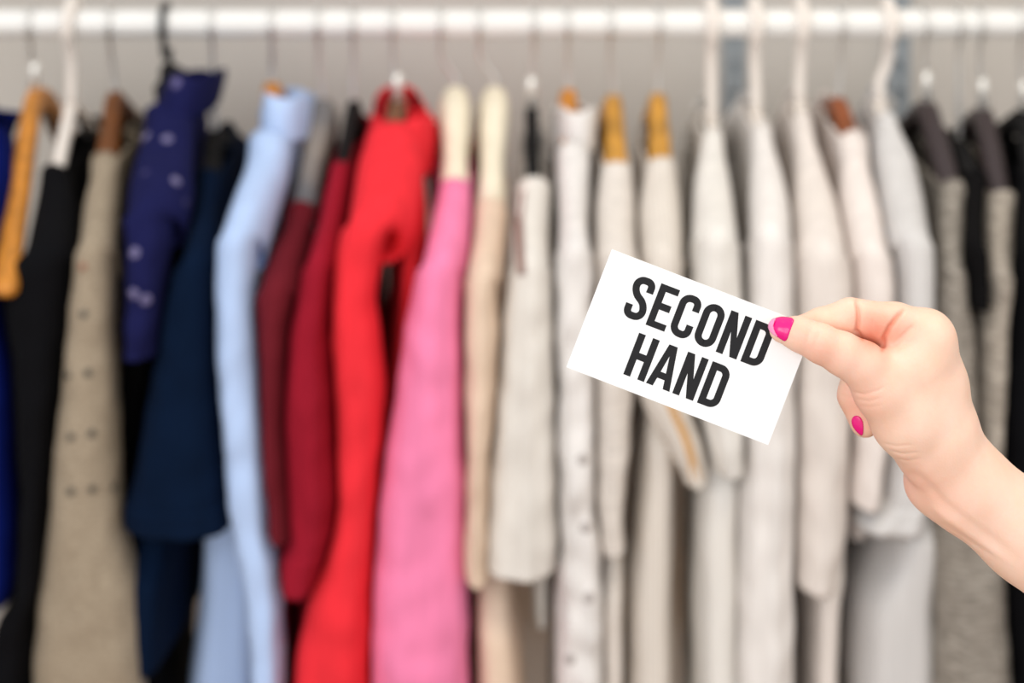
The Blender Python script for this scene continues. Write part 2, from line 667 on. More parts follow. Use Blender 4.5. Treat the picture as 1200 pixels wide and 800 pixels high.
C = cloth
cl = {
    'navy': C('navy_cloth', (22, 30, 66)), 'darkred': C('dark_red_cloth', (96, 14, 24)), 'royal': C('royal_blue_cloth', (4, 18, 84)),
    'black': C('black_cloth', (14, 14, 17)), 'black2': C('black_knit', (16, 15, 16)),
    'beige': noisy('beige_tweed', (140, 126, 108), (178, 163, 142), (1, 1, 2.5), 220, rough=0.95, bump=0.5, bscale=600, spec=0.1, contrast=(0.25, 0.75)),
    'dots': dotted('dotted_navy', (27, 29, 72), (104, 98, 140), 20, 0.10),
    'ink': C('ink_blue_cloth', (7, 23, 46)), 'sky': striped('pale_blue_cotton', (176, 200, 240), (194, 214, 246), 700),
    'maroon': C('maroon_cloth', (108, 30, 40)), 'burgundy': C('burgundy_cloth', (150, 26, 44)), 'red': C('red_wool', (238, 52, 62)),
    'pink': C('pink_wool', (244, 136, 178), sheen=0.0), 'tan': C('tan_cloth', (226, 202, 180)),
    'ivory': striped('ivory_pleats', (229, 224, 217), (217, 211, 203), 900), 'white': C('white_cotton', (229, 225, 222)),
    'knit': C('ecru_knit', (223, 215, 207), var=0.04, scale=(1, 1, 6), nscale=50), 'cream': striped('cream_stripe', (223, 215, 206), (209, 200, 189), 500),
    'linen': C('white_linen', (227, 223, 217)), 'soft': C('soft_white', (232, 227, 223)), 'shell': C('shell_white', (227, 218, 211)),
    'milk': C('milk_white', (233, 223, 217)), 'pearl': striped('pearl_grey_stripe', (215, 211, 208), (197, 198, 200), 700),
    'melange': noisy('grey_melange', (112, 106, 98), (172, 164, 154), (1, 1, 5), 90, rough=0.95, bump=0.4, bscale=500, spec=0.1, contrast=(0.3, 0.7)),
    'stone': noisy('stone_grey', (140, 132, 122), (178, 168, 156), (1, 1, 3), 90, rough=0.95, bump=0.3, bscale=500, spec=0.1),
}

SPEC = {}
GS = {}


def dict_of(*a, **k):
    return [list(a), k]


# ---- left to right
SPEC['royal'] = dict_of('dress', 'dark blue dress cut off by the left edge of the photo', 'dress', cl['royal'], -48, -46, 118, 'black',
    [(146, -34, 12), (180, -36, 18), (215, -40, 12), (260, -48, -6), (330, -50, -10), (390, -30, 6), (440, -22, 18), (520, -20, 22), (620, -20, 27), (718, -20, 28)],
    [(160, -44, -12), (300, -60, -24), (600, -40, 0), (1060, -40, 0)], sh=280, seed=3, hem=720, bhem=700,
    hlabel='black hanger inside the dark blue dress at the left edge', hstyle='slim')
# the bare orange hanger
arm = [(y, P(px, py, RAILD + y).x, P(px, py, RAILD + y).z) for (y, px, py) in ((-0.05, 34, 150), (-0.10, 26, 205), (-0.16, 15, 278), (-0.20, 9, 322), (-0.222, 6, 345))]
make_hanger('orange', 'wood', 38, 41, 105, arm, 'empty orange wooden hanger in front of the black dress at far left', armw=0.0082, bar=False)
SPEC['black_dress'] = dict_of('dress', 'long black dress on the white hanger beside the beige tweed coat', 'dress', cl['black'], 85, 84, 112, 'white',
    [(192, 50, 84), (230, 40, 96), (300, 22, 102), (360, 8, 98), (430, 18, 92), (600, 29, 80), (700, 30, 68), (730, 0, 60), (800, -8, 50)],
    [(215, 56, 94), (300, 36, 96), (400, 20, 92), (700, 14, 62), (1060, 0, 50)], sh=290, seed=4, hlabel='white plastic hanger of the long black dress', hstyle='plastic', hkw=dict(hook='white'))
SPEC['beige'] = dict_of('coat', 'beige tweed coat with rows of dark beads', 'coat', cl['beige'], 131, 134, 108, 'dark',
    [(176, 116, 141), (205, 102, 143), (240, 91, 141), (300, 80, 136), (430, 62, 137), (540, 48, 141), (640, 40, 147), (700, 34, 163), (800, 26, 170)],
    [(200, 112, 143), (400, 92, 136), (700, 64, 138), (1060, 54, 150)], sh=280, seed=5, fold=0.05, hlabel='dark brown wooden hanger of the beige tweed coat', hstyle='wood', hkw=dict(ferrule=False))
SPEC['dots'] = dict_of('blouse', 'navy blouse with pale dots and a stand collar', 'blouse', cl['dots'], 194, 198, 72, 'black',
    [(118, 172, 226), (150, 164, 229), (200, 152, 226), (260, 146, 206), (300, 150, 200), (355, 153, 192), (430, 150, 186)],
    [(150, 172, 234), (250, 152, 220), (430, 138, 188), (640, 140, 162), (720, 142, 162), (745, 152, 204), (800, 158, 206), (1060, 160, 206)], sh=240, seed=6, hem=425, wrinkle=0.004, nw=0.075,
    collar=(177, 240, 84, 140, 0.085, 0.2, 0.08), bodymat=cl['black2'], hlabel='hanger with a black hook above the dotted navy blouse', hstyle='slim', hkw=dict(hook='black', ferrule=False))
SPEC['ink'] = dict_of('sweater', 'dark navy sweater with a wide straight cuff in front of the pale blue shirt', 'sweater', cl['ink'], 250, 252, 150, 'black',
    [(196, 238, 258), (230, 228, 256), (300, 211, 256), (350, 200, 255), (430, 184, 257), (500, 172, 262), (560, 162, 266), (615, 150, 270), (634, 147, 272)],
    [(190, 240, 268), (300, 226, 264), (500, 182, 232), (690, 160, 226), (720, 165, 226)], sh=300, seed=7, hem=634, bfront=1, bhem=722, fold=0.05,
    cuff=(600, 634, 0.0016), hlabel='thin hanger of the dark navy sweater', hstyle='slim', hkw=dict(ferrule=False))
SPEC['sky'] = dict_of('shirt', 'pale blue cotton shirt with its collar up beside the maroon cardigan', 'shirt', cl['sky'], 320, 318, 97, 'orange',
    [(150, 292, 344), (180, 287, 338), (250, 262, 312), (300, 252, 303), (400, 250, 302), (500, 257, 311), (600, 267, 324), (700, 288, 331), (800, 296, 334)],
    [(180, 292, 334), (300, 264, 306), (500, 240, 306), (625, 228, 322), (800, 208, 326), (1060, 200, 326)], sh=265, seed=8, nw=0.08,
    collar=(300, 360, 106, 165, 0.08), hlabel='orange wooden hanger poking out of the pale blue shirt', hstyle='wood', hkw=dict(ferrule=False))
SPEC['maroon'] = dict_of('cardigan', 'maroon cardigan hung beside the pale blue shirt', 'cardigan', cl['maroon'], 374, 378, 122, 'grey',
    [(234, 340, 376), (265, 325, 370), (300, 308, 362), (350, 297, 354), (400, 300, 346), (500, 306, 338), (580, 316, 340), (640, 322, 345)],
    [(250, 345, 376), (400, 316, 350), (600, 326, 346), (1060, 330, 350)], sh=330, seed=9, hem=640, bhem=900, nw=0.10,
    hlabel='grey satin padded hanger above the maroon cardigan', hstyle='padded', hkw=dict(ferrule=False, armw=0.0125))
SPEC['burgundy'] = dict_of('sweater', 'burgundy sweater with a gathered cuff next to the red coat', 'sweater', cl['burgundy'], 415, 414, 115, 'black',
    [(188, 388, 417), (215, 378, 414), (250, 366, 409), (300, 355, 401), (400, 336, 390), (500, 330, 393), (600, 328, 398), (636, 326, 399), (656, 332, 392), (680, 330, 388), (704, 334, 372)],
    [(215, 386, 416), (400, 358, 398), (640, 352, 392), (800, 346, 366), (1060, 346, 366)], sh=300, seed=10, hem=704, bhem=900, cuff=(655, 704, 0.0015),
    hlabel='slim black hanger of the burgundy sweater', hstyle='slim', hkw=dict(armw=0.006, ferrule=False))
SPEC['red'] = dict_of('coat', 'bright red wool coat with a big rounded collar', 'coat', cl['red'], 461, 466, 118, 'dark',
    [(142, 432, 490), (180, 414, 496), (230, 406, 486), (262, 400, 464), (300, 390, 447), (362, 385, 440), (415, 387, 448), (480, 391, 452), (600, 398, 440), (700, 368, 435), (800, 347, 433)],
    [(160, 456, 520), (250, 458, 512), (300, 466, 500), (362, 470, 490), (430, 460, 476), (480, 440, 464), (600, 404, 446), (800, 372, 436), (1060, 360, 436)], sh=250, seed=11, rearw=1.0, fold=0.08, nw=0.075,
    collar=(428, 510, 134, 200, 0.085), hlabel='dark wooden hanger just above the red coat collar', hstyle='wood')
SPEC['pink'] = dict_of('coat', 'pink wool coat on the left one of two cream padded hangers', 'coat', cl['pink'], 517, 534, 108, 'cream',
    [(208, 514, 553), (260, 500, 551), (310, 490, 548), (400, 475, 545), (500, 460, 541), (600, 447, 545), (700, 438, 549), (800, 435, 549)],
    [(230, 522, 556), (300, 508, 552), (400, 488, 546), (600, 462, 548), (1060, 450, 548)], sh=300, seed=12, fold=0.04, nw=0.10,
    hlabel='cream padded hanger of the pink coat', hstyle='padded', hkw=dict(ferrule=False, armw=0.0125))
SPEC['tan'] = dict_of('dress', 'light tan dress between the pink coat and the pleated ivory blouse', 'dress', cl['tan'], 562, 580, 108, 'cream',
    [(232, 556, 595), (265, 550, 592), (300, 541, 588), (350, 540, 582), (400, 540, 585), (500, 545, 579), (600, 548, 570), (680, 550, 566), (720, 552, 590), (800, 556, 600)],
    [(250, 558, 598), (400, 552, 592), (640, 552, 608), (720, 553, 616), (800, 555, 625), (1060, 558, 635)], sh=310, seed=13, hem=690, bfront=1, nw=0.105,
    hlabel='cream padded hanger of the light tan dress', hstyle='padded', hkw=dict(ferrule=False, armw=0.0122))
SPEC['ivory'] = dict_of('blouse', 'pleated ivory blouse with a wide flared sleeve on the slim black hanger', 'blouse', cl['ivory'], 626, 623, 122, 'black',
    [(208, 606, 645), (250, 601, 642), (320, 598, 645), (400, 588, 648), (500, 582, 652), (600, 573, 655), (682, 567, 657)],
    [(230, 610, 642), (400, 606, 642), (640, 618, 648), (706, 622, 650)], sh=300, seed=14, hem=682, bhem=712, fold=0.1, nfold=8, nw=0.10,
    hlabel='slim black hanger of the pleated ivory blouse', hstyle='slim', hkw=dict(armw=0.0062))
SPEC['white'] = dict_of('shirt', 'white button-up shirt with crumpled collar on an orange wooden hanger', 'shirt', cl['white'], 665, 666, 105, 'orange',
    [(165, 652, 692), (200, 654, 690), (250, 655, 688), (300, 653, 694), (350, 651, 698), (430, 650, 699), (600, 653, 700), (800, 650, 706)],
    [(180, 654, 694), (300, 656, 694), (600, 650, 692), (1060, 630, 700)], sh=280, seed=15, wrinkle=0.004, nw=0.08,
    collar=(652, 702, 122, 175, 0.075), hlabel='orange wooden hanger of the white button-up shirt', hstyle='wood', hkw=dict(ferrule=False))
SPEC['knit'] = dict_of('sweater', 'ecru knit sweater on the left of two bare-necked yellow wooden hangers', 'sweater', cl['knit'], 715, 719, 112, 'yellow',
    [(188, 703, 740), (215, 699, 744), (300, 697, 748), (400, 695, 746), (550, 692, 736), (600, 694, 731), (655, 706, 727)],
    [(210, 704, 744), (400, 702, 744), (560, 702, 730), (660, 702, 722), (1060, 698, 716)], sh=290, seed=16, hem=655, bfront=1, nw=0.10,
    hlabel='yellow wooden hanger of the ecru knit sweater', hstyle='wood', hkw=dict(ferrule=False))
SPEC['cream'] = dict_of('cardigan', 'cream striped cardigan with a tan edged sleeve behind the card', 'cardigan', cl['cream'], 772, 771, 110, 'yellow',
    [(184, 755, 790), (210, 750, 796), (250, 748, 800), (320, 752, 800), (400, 742, 798), (450, 738, 798), (490, 752, 806), (530, 774, 820), (572, 800, 827)],
    [(200, 756, 794), (400, 746, 790), (480, 738, 787), (640, 724, 787), (800, 718, 788), (1060, 718, 789)], sh=290, seed=17, hem=572, bfront=470, nw=0.10, thick=0.035,
    hlabel='yellow wooden hanger of the cream striped cardigan', hstyle='wood', hkw=dict(ferrule=False))
SPEC['linen'] = dict_of('blouse', 'white linen blouse right behind the card with short sleeve', 'blouse', cl['linen'], 833, 834, 130, 'white',
    [(152, 822, 847), (190, 813, 855), (240, 810, 863), (300, 812, 865), (400, 808, 870), (480, 812, 874), (562, 836, 875)],
    [(180, 818, 856), (400, 808, 862), (600, 799, 862), (1060, 798, 866)], sh=270, seed=18, hem=562, bfront=520, nw=0.07, fold=0.12, nfold=7,
    hlabel='white plastic hanger of the white linen blouse behind the card', hstyle='plastic', hkw=dict(hook='white'))
SPEC['soft'] = dict_of('dress', 'long white dress between the card and the hand', 'dress', cl['soft'], 884, 886, 124, 'white',
    [(142, 880, 900), (175, 879, 913), (220, 878, 925), (260, 878, 931), (350, 876, 933), (520, 868, 936), (800, 862, 928)],
    [(170, 880, 914), (400, 880, 930), (800, 870, 926), (1060, 866, 926)], sh=265, seed=19, nw=0.06, fold=0.12, nfold=7,
    hlabel='white plastic hanger of the long white dress', hstyle='plastic', hkw=dict(hook='white'))
SPEC['shell'] = dict_of('sweater', 'wide off-white sweater with sloping shoulder left of the reddish brown hanger', 'sweater', cl['shell'], 938, 937, 112, 'white',
    [(132, 928, 944), (180, 930, 966), (230, 928, 985), (280, 926, 998), (350, 926, 1004), (430, 930, 1002), (600, 928, 998), (700, 930, 975)],
    [(160, 932, 956), (300, 932, 988), (600, 930, 985), (720, 926, 968), (1060, 922, 964)], sh=290, seed=20, hem=700, bfront=630, nw=0.05, fold=0.10,
    hlabel='white plastic hanger of the wide off-white sweater', hstyle='plastic', hkw=dict(hook='white'))
SPEC['milk'] = dict_of('blouse', 'milk white blouse on the reddish brown wooden hanger above the hand', 'blouse', cl['milk'], 985, 983, 115, 'brown',
    [(152, 985, 1006), (200, 983, 1023), (260, 986, 1038), (320, 992, 1048), (400, 996, 1054), (520, 992, 1056), (600, 985, 1050)],
    [(175, 985, 1012), (400, 996, 1046), (600, 985, 1040)], sh=290, seed=21, hem=600, bhem=610, nw=0.08, fold=0.08,
    hlabel='reddish brown wooden hanger of the milk white blouse', hstyle='wood', hkw=dict(ferrule=False))
SPEC['pearl'] = dict_of('shirt', 'pearl grey striped shirt hanging behind the wrist', 'shirt', cl['pearl'], 1040, 1031, 112, 'white',
    [(132, 1022, 1046), (170, 1022, 1070), (220, 1032, 1084), (280, 1041, 1093), (350, 1046, 1094), (450, 1042, 1092), (600, 1010, 1086), (625, 1000, 1080)],
    [(160, 1024, 1062), (400, 1040, 1090), (560, 1000, 1086), (620, 972, 1088), (660, 966, 1090), (800, 972, 1090), (1060, 972, 1090)], sh=275, seed=22, hem=630, bfront=575, nw=0.06, fold=0.1,
    cuff=(596, 630, 0.002), hlabel='white plastic hanger of the pearl grey shirt', hstyle='plastic', hkw=dict(hook='white'))
SPEC['melange'] = dict_of('sweater', 'long grey melange sweater on the first black hanger right of the white clothes', 'sweater', cl['melange'], 1083, 1086, 116, 'plum',
    [(210, 1098, 1131), (250, 1096, 1134), (350, 1092, 1132), (430, 1088, 1139), (560, 1088, 1142), (620, 1089, 1160), (700, 1090, 1178), (800, 1092, 1186)],
    [(230, 1100, 1128), (400, 1096, 1128), (700, 1100, 1160), (1060, 1100, 1160)], sh=310, seed=23, nw=0.11, fold=0.05,
    hlabel='dark hanger of the long grey melange sweater', hstyle='slim', hkw=dict(armw=0.010))
SPEC['black_gap'] = dict_of('top', 'black top squeezed between the two grey sweaters', 'top', cl['black2'], 1122, 1124, 160, 'black',
    [(196, 1128, 1148), (240, 1129, 1150), (330, 1133, 1147), (360, 1135, 1146)], [(220, 1128, 1146), (400, 1130, 1144)], seed=24, hem=365, bhem=400, fold=0.03,
    hlabel='black hanger of the squeezed black top', hstyle='slim', hkw=dict(ferrule=False))
SPEC['stone'] = dict_of('sweater', 'stone grey sweater beside the black coat at the right edge', 'sweater', cl['stone'], 1147, 1152, 124, 'plum',
    [(222, 1146, 1194), (260, 1146, 1193), (350, 1146, 1185), (450, 1142, 1177), (600, 1142, 1172), (690, 1142, 1180)],
    [(240, 1152, 1190), (400, 1150, 1182), (1060, 1166, 1184)], sh=315, seed=25, hem=585, nw=0.11, fold=0.05,
    hlabel='dark hanger of the stone grey sweater', hstyle='slim', hkw=dict(armw=0.0095))
SPEC['black_coat'] = dict_of('coat', 'long black coat cut off by the right edge of the photo', 'coat', cl['black'], 1194, 1200, 126, 'black',
    [(200, 1190, 1230), (250, 1184, 1236), (350, 1179, 1236), (450, 1172, 1236), (500, 1170, 1236), (680, 1171, 1238), (800, 1182, 1242)],
    [(220, 1190, 1236), (400, 1184, 1240), (1060, 1188, 1250)], seed=26, fold=0.05,
    hlabel='chrome hooked hanger of the long black coat', hstyle='slim')



def spread_out(key, gap):
    """Cloth does not pass through cloth: where two neighbours' outlines overlap they meet half way."""
    names = sorted(SPEC, key=lambda n: SPEC[n][0][4])
    grid = np.arange(130, 1061, 10)
    L, Rr = {}, {}
    for n in names:
        a, k = SPEC[n]
        rows = np.array(a[8] if key == 'sleeve' else a[9], float)
        end = (k.get('hem') or 1040) if key == 'sleeve' else k.get('bhem', 1060)
        if key != 'sleeve':
            rows = rows[np.argsort(rows[:, 0])]
        ok = (grid >= rows[0, 0] - 10) & (grid <= end + 10)
        L[n] = np.where(ok, np.interp(grid, rows[:, 0], rows[:, 1]), np.nan)
        Rr[n] = np.where(ok, np.interp(grid, rows[:, 0], rows[:, 2]), np.nan)
    for it in range(14):
        for i in range(len(names)):
            for j in range(i + 1, min(i + 5, len(names))):
                a, b = names[i], names[j]
                m = (Rr[a] + gap > L[b])
                mid = (Rr[a] + L[b]) / 2
                Rr[a] = np.where(m, np.maximum(mid - gap / 2, L[a] + 8), Rr[a])
                L[b] = np.where(m, np.minimum(mid + gap / 2, Rr[b] - 8), L[b])
        for n in names:                     # a sheet of cloth keeps some width: shift it instead
            thin = (Rr[n] - L[n]) < 14
            c = (Rr[n] + L[n]) / 2
            L[n] = np.where(thin, c - 7, L[n])
            Rr[n] = np.where(thin, c + 7, Rr[n])
    for n in names:
        a, k = SPEC[n]
        rows = a[8] if key == 'sleeve' else a[9]
        ok = ~np.isnan(L[n])
        g_, l_, r_ = grid[ok], L[n][ok], Rr[n][ok]
        t0 = rows[0][0]
        new = [(t0, float(np.interp(t0, g_, l_)), float(np.interp(t0, g_, r_)))]
        new += [(int(p), float(x), float(y)) for p, x, y in zip(g_, l_, r_) if p > t0 + 4]
        a[8 if key == 'sleeve' else 9] = new


spread_out('sleeve', 4)
spread_out('body', 3)
for n_ in SPEC:
    GS[n_] = make_garment(*SPEC[n_][0], **SPEC[n_][1])

# ---- small sewn-on pieces
bead = plain('dark_bead', (70, 66, 58), 0.4)
bead_red = plain('red_bead', (150, 96, 74), 0.4)
g = GS['beige']
discs('bead', g.root, g.sleeve, [(98, 368), (80, 372), (80, 440), (103, 437), (60, 511), (83, 512), (107, 508), (57, 577), (83, 576), (108, 573), (133, 571)], 0.0032, bead)
discs('bead', g.root, g.sleeve, [(97, 312), (82, 305)], 0.003, bead_red)
btn = plain('grey_button', (168, 160, 156), 0.4)
g = GS['white']
discs('button', g.root, g.sleeve, [(683, 538), (686, 618), (690, 700), (668, 772)], 0.0042, btn)
pearl = plain('lilac_button', (112, 106, 146), 0.35)
g = GS['dots']
discs('button', g.root, g.sleeve, [(196, 163), (171, 160), (158, 296), (157, 344), (171, 351), (206, 212)], 0.0045, pearl)


def band(name, g, part, pts, w, mat, lift=0.001):
    """A ribbon sewn along a part."""
    sp = spline([(a, b, 0) for a, b in pts], 28)
    L, R = [], []
    for k in range(len(sp)):
        t = sp[min(k + 1, len(sp) - 1)] - sp[max(k - 1, 0)]
        t /= np.linalg.norm(t)
        nx_, ny_ = -t[1], t[0]
        row = []
        for s in (-1, 1):
            h = surface_at(part, sp[k][0] + nx_ * w * s, sp[k][1] + ny_ * w * s)
            row.append(h[0] + h[1] * lift if h else None)
        if None in row:
            continue
        L.append(row[0])
        R.append(row[1])
    rings = [[a, b] for a, b in zip(L, R)]
    return obj(name, *loft(rings, closed=False), mat, g.root, solid=0.0008)


lace = C('taupe_lace', (150, 124, 116))
g = GS['ivory']
band('lace_trim', g, g.sleeve, [(611, 225), (609, 255), (610, 290), (612, 322)], 4.5, lace)
edge = C('tan_edging', (206, 160, 104))
g = GS['cream']
band('sleeve_edging', g, g.sleeve, [(776, 452), (788, 480), (802, 510), (810, 535), (816, 562)], 4.0, edge)

# ------------------------------------------------------------------ the card
card_m = plain('white_card', (247, 247, 247), 0.55, 0, 0.3)
ink_m = plain('printed_ink', (38, 38, 40), 0.6, 0, 0.2)
U = Vector((0.933, 0, -0.360))
V = Vector((-0.360, 0, -0.933))
ORG = P(717, 292, CARDD)
NEAR = Vector((0, -1, 0))


def cp(u, v, lift=0.0):
    return ORG + U * (u * S) + V * (v * S) + NEAR * lift


CW, CH, CT = 253.5, 148.0, 0.0004
vs = [cp(0, 0, l) for l in (0, -CT)] + [cp(CW, 0, l) for l in (0, -CT)] + [cp(CW, CH, l) for l in (0, -CT)] + [cp(0, CH, l) for l in (0, -CT)]
fs = [[0, 2, 4, 6], [1, 7, 5, 3], [0, 1, 3, 2], [2, 3, 5, 4], [4, 5, 7, 6], [6, 7, 1, 0]]
card_root = thing('card', cp(CW / 2, CH / 2, 0), 'white card reading SECOND HAND in black capitals, pinched by the hand', 'card')
obj('paper', vs, fs, card_m, card_root, smooth=False)


def round_poly(pts, rad, closed=False, skip=()):
    out = []
    n = len(pts)
    for i in range(n):
        p = Vector((*pts[i], 0))
        if (not closed and i in (0, n - 1)) or i in skip:
            out.append(p)
            continue
        a, b = Vector((*pts[i - 1], 0)), Vector((*pts[(i + 1) % n], 0))
        da, db = (a - p), (b - p)
        r = min(rad, da.length * 0.5, db.length * 0.5)
        p1, p2 = p + da.normalized() * r, p + db.normalized() * r
        for k in range(9):
            t = k / 8
            # near-circular corner: rational quadratic curve
            w = 0.7071
            q = ((1 - t) ** 2 * p1 + 2 * w * t * (1 - t) * p + t * t * p2) / ((1 - t) ** 2 + 2 * w * t * (1 - t) + t * t)
            out.append(q)
    return out


def stroke(pts, w, closed=False):
    """A flat band of constant width with mitred joins."""
    n = len(pts)
    L, R = [], []
    for i in range(n):
        a = pts[i - 1] if (closed or i > 0) else None
        b = pts[(i + 1) % n] if (closed or i < n - 1) else None
        d1 = (pts[i] - a) if a is not None else (b - pts[i])
        d2 = (b - pts[i]) if b is not None else d1
        if d1.length < 1e-6:
            d1 = d2
        if d2.length < 1e-6:
            d2 = d1
        d1.normalize()
        d2.normalize()
        n1, n2 = Vector((-d1.y, d1.x, 0)), Vector((-d2.y, d2.x, 0))
        m = n1 + n2
        m = m.normalized() if m.length > 1e-6 else n1
        s = 1 / max(0.35, m.dot(n1))
        L.append(pts[i] + m * (w / 2 * s))
        R.append(pts[i] - m * (w / 2 * s))
    vs = L + R
    fs = []
    for i in range(n if closed else n - 1):
        j = (i + 1) % n
        fs.append([i, j, n + j, n + i])
    return vs, fs


def quad(*p):
    return [Vector((*q, 0)) for q in p], [list(range(len(p)))]


def letter(ch, w, h=52.0, t=8.5):
    i = t / 2
    if ch == 'S':
        return stroke(round_poly([(w - i, 16.5), (w - i, i), (i, i), (i, 20.5), (w - i, 31.5), (w - i, h - i), (i, h - i), (i, 35.5)], 9.5), t)
    if ch == 'E':
        return merge(quad((0, 0), (t, 0), (t, h), (0, h)), quad((t, 0), (w, 0), (w, t * 0.92), (t, t * 0.92)),
                     quad((t, 21.5), (w - 2.5, 21.5), (w - 2.5, 29.8), (t, 29.8)), quad((t, h - t * 0.92), (w, h - t * 0.92), (w, h), (t, h)))
    if ch == 'C':
        return stroke(round_poly([(w - i, 17.5), (w - i, i), (i, i), (i, h - i), (w - i, h - i), (w - i, 34.5)], 9.5), t)
    if ch == 'O':
        return stroke(round_poly([(w - i, i), (i, i), (i, h - i), (w - i, h - i)], 9.5, True), t, True)
    if ch == 'N':
        yb = h * (w - 2.05 * t) / (w - 1.05 * t - t * 0.15)
        pts = [(0, 0), (t * 1.05, 0), (w - t, yb), (w - t, 0), (w, 0), (w, h), (w - t * 1.05, h), (t, h - yb), (t, h), (0, h)]
        return [Vector((*q, 0)) for q in pts], [list(range(10))]
    if ch == 'D':
        return stroke(round_poly([(w - i, i), (i, i), (i, h - i), (w - i, h - i)], 9.5, True, skip=(1, 2)), t, True)
    if ch == 'H':
        return merge(quad((0, 0), (t, 0), (t, h), (0, h)), quad((w - t, 0), (w, 0), (w, h), (w - t, h)), quad((t, 22), (w - t, 22), (w - t, 30.3), (t, 30.3)))
    if ch == 'A':
        c, ya = w / 2, 13.0

        def xin(y):
            return t + (c - t) * (h - y) / (h - ya)
        return merge(quad((c - 5.2, 0), (c, 0), (c, ya), (t, h), (0, h)), quad((c, 0), (c + 5.2, 0), (w, h), (w - t, h), (c, ya)),
                     quad((xin(33.5), 33.5), (w - xin(33.5), 33.5), (w - xin(41.5), 41.5), (xin(41.5), 41.5)))


def word(name, letters, v0):
    gs = []
    for (ch, u0, u1) in letters:
        vs, fs = letter(ch, u1 - u0)
        gs.append(([cp(u0 + p.x, v0 + p.y, 0.00006) for p in vs], fs))
    o = obj(name, *merge(*gs), ink_m, card_root, smooth=False)
    return o


w1 = word('printed_word', [('S', 38, 64), ('E', 68.5, 92), ('C', 96, 122), ('O', 126, 152), ('N', 156.5, 182.5), ('D', 187.5, 212.5)], 16)
tag(w1, 'word SECOND in bold black capitals')
w2 = word('printed_word', [('H', 65, 91), ('A', 93.5, 123), ('N', 126.5, 152.5), ('D', 157.5, 182.5)], 79.5)
tag(w2, 'word HAND in bold black capitals')

# ------------------------------------------------------------------ the hand
# A hand and forearm grown as ONE surface round a skeleton: joints (x, y in the photograph, nearness, radius), all but the place in pixels at the card.


def J(px, py, dep, r):
    D = CARDD - dep * S
    p = P(px, py, D)
    return np.array([p.x, p.y, p.z, r * S], np.float32)


def chain(*js):
    js = [J(*j) for j in js]
    return [(js[i], js[i + 1]) for i in range(len(js) - 1)]


palm = []
palm += chain((1086, 397, -24, 33.5), (1098, 450, -26, 34), (1108, 505, -26, 36), (1118, 540, -28, 40))
palm += chain((1086, 400, -64, 32), (1108, 510, -62, 35))
palm += chain((1092, 415, -106, 29), (1110, 515, -94, 33))
palm += chain((1098, 440, -146, 26), (1114, 522, -118, 31))
palm += chain((1012, 428, 16, 26), (1034, 456, 10, 32), (1062, 490, 0, 40), (1094, 524, -12, 45))
palm += chain((1072, 438, -6, 34), (1100, 500, -14, 42))
palm += chain((1044, 434, 2, 24), (1084, 414, -14, 30))
palm += chain((1098, 522, -16, 45), (1130, 567, -20, 52), (1202, 624, -12, 54), (1500, 862, 60, 66), (1750, 1060, 150, 76))
palm += chain((1102, 526, -80, 42), (1134, 571, -84, 46), (1206, 628, -78, 50), (1500, 866, 0, 62), (1750, 1060, 90, 72))
palm += chain((1092, 566, -34, 33), (1104, 574, -60, 34))
thumb = chain((916, 386.5, 16, 14.5), (937, 391.5, 18, 19), (961, 402, 20, 21.5), (988, 415, 19, 24), (1012, 428, 16, 26))
index_root = chain((1010, 373, -22, 21.5), (1050, 382, -25, 26.5), (1086, 397, -24, 33.5))
index = chain((929, 386, -15, 12.5), (962, 379, -20, 17.5), (997, 370.5, -22, 20.5), (1010, 373, -22, 21.5))
mid_root = chain((1014, 405, -64, 22), (1086, 402, -64, 29))
middle = chain((1013, 494, -47, 18), (1002, 464, -56, 20.5), (1014, 405, -64, 22))
ring_root = chain((1030, 420, -110, 21), (1092, 416, -106, 27))
ring_f = chain((1046, 498, -92, 16.5), (1026, 470, -104, 19), (1030, 420, -110, 21))
lit_root = chain((1050, 446, -152, 18), (1098, 441, -146, 23))
little = chain((1064, 505, -134, 14), (1046, 482, -146, 16), (1050, 446, -152, 18))


def cap(p, seg):
    a, b = seg
    ab = b[:3] - a[:3]
    t = np.clip(((p - a[:3]) @ ab) / float(ab @ ab), 0, 1)
    c = p - a[:3] - t[..., None] * ab
    return np.sqrt((c * c).sum(-1)) - (a[3] + (b[3] - a[3]) * t)


def smin(a, b, k):
    h = np.clip(0.5 + 0.5 * (b - a) / k, 0, 1)
    return b + (a - b) * h - k * h * (1 - h)


def group(p, segs, k):
    d = cap(p, segs[0])
    for s in segs[1:]:
        d = smin(d, cap(p, s), k)
    return d


CARDY = CARDD - RAILD


def field(p):
    k = S
    d = group(p, palm, 15 * k)
    d = smin(d, group(p, thumb, 7 * k), 9 * k)
    d = smin(d, group(p, index_root, 6 * k), 8 * k)
    for rt in (mid_root, ring_root, lit_root):
        d = smin(d, group(p, rt, 6 * k), 8 * k)
    for fg in (index, middle, ring_f, little):
        d = smin(d, group(p, fg, 5 * k), 2.2 * k)
    # the pads press flat against the card
    u = ((p[..., 0] - ORG.x) * U.x + (p[..., 2] - ORG.z) * U.z) / S
    v = ((p[..., 0] - ORG.x) * V.x + (p[..., 2] - ORG.z) * V.z) / S
    slab = np.maximum(np.abs(p[..., 1] - (CARDY + CT / 2)) - (CT / 2 + 0.00025), np.maximum(u - CW - 1.0, v - CH - 1.0) * S)
    return np.maximum(d, -slab)


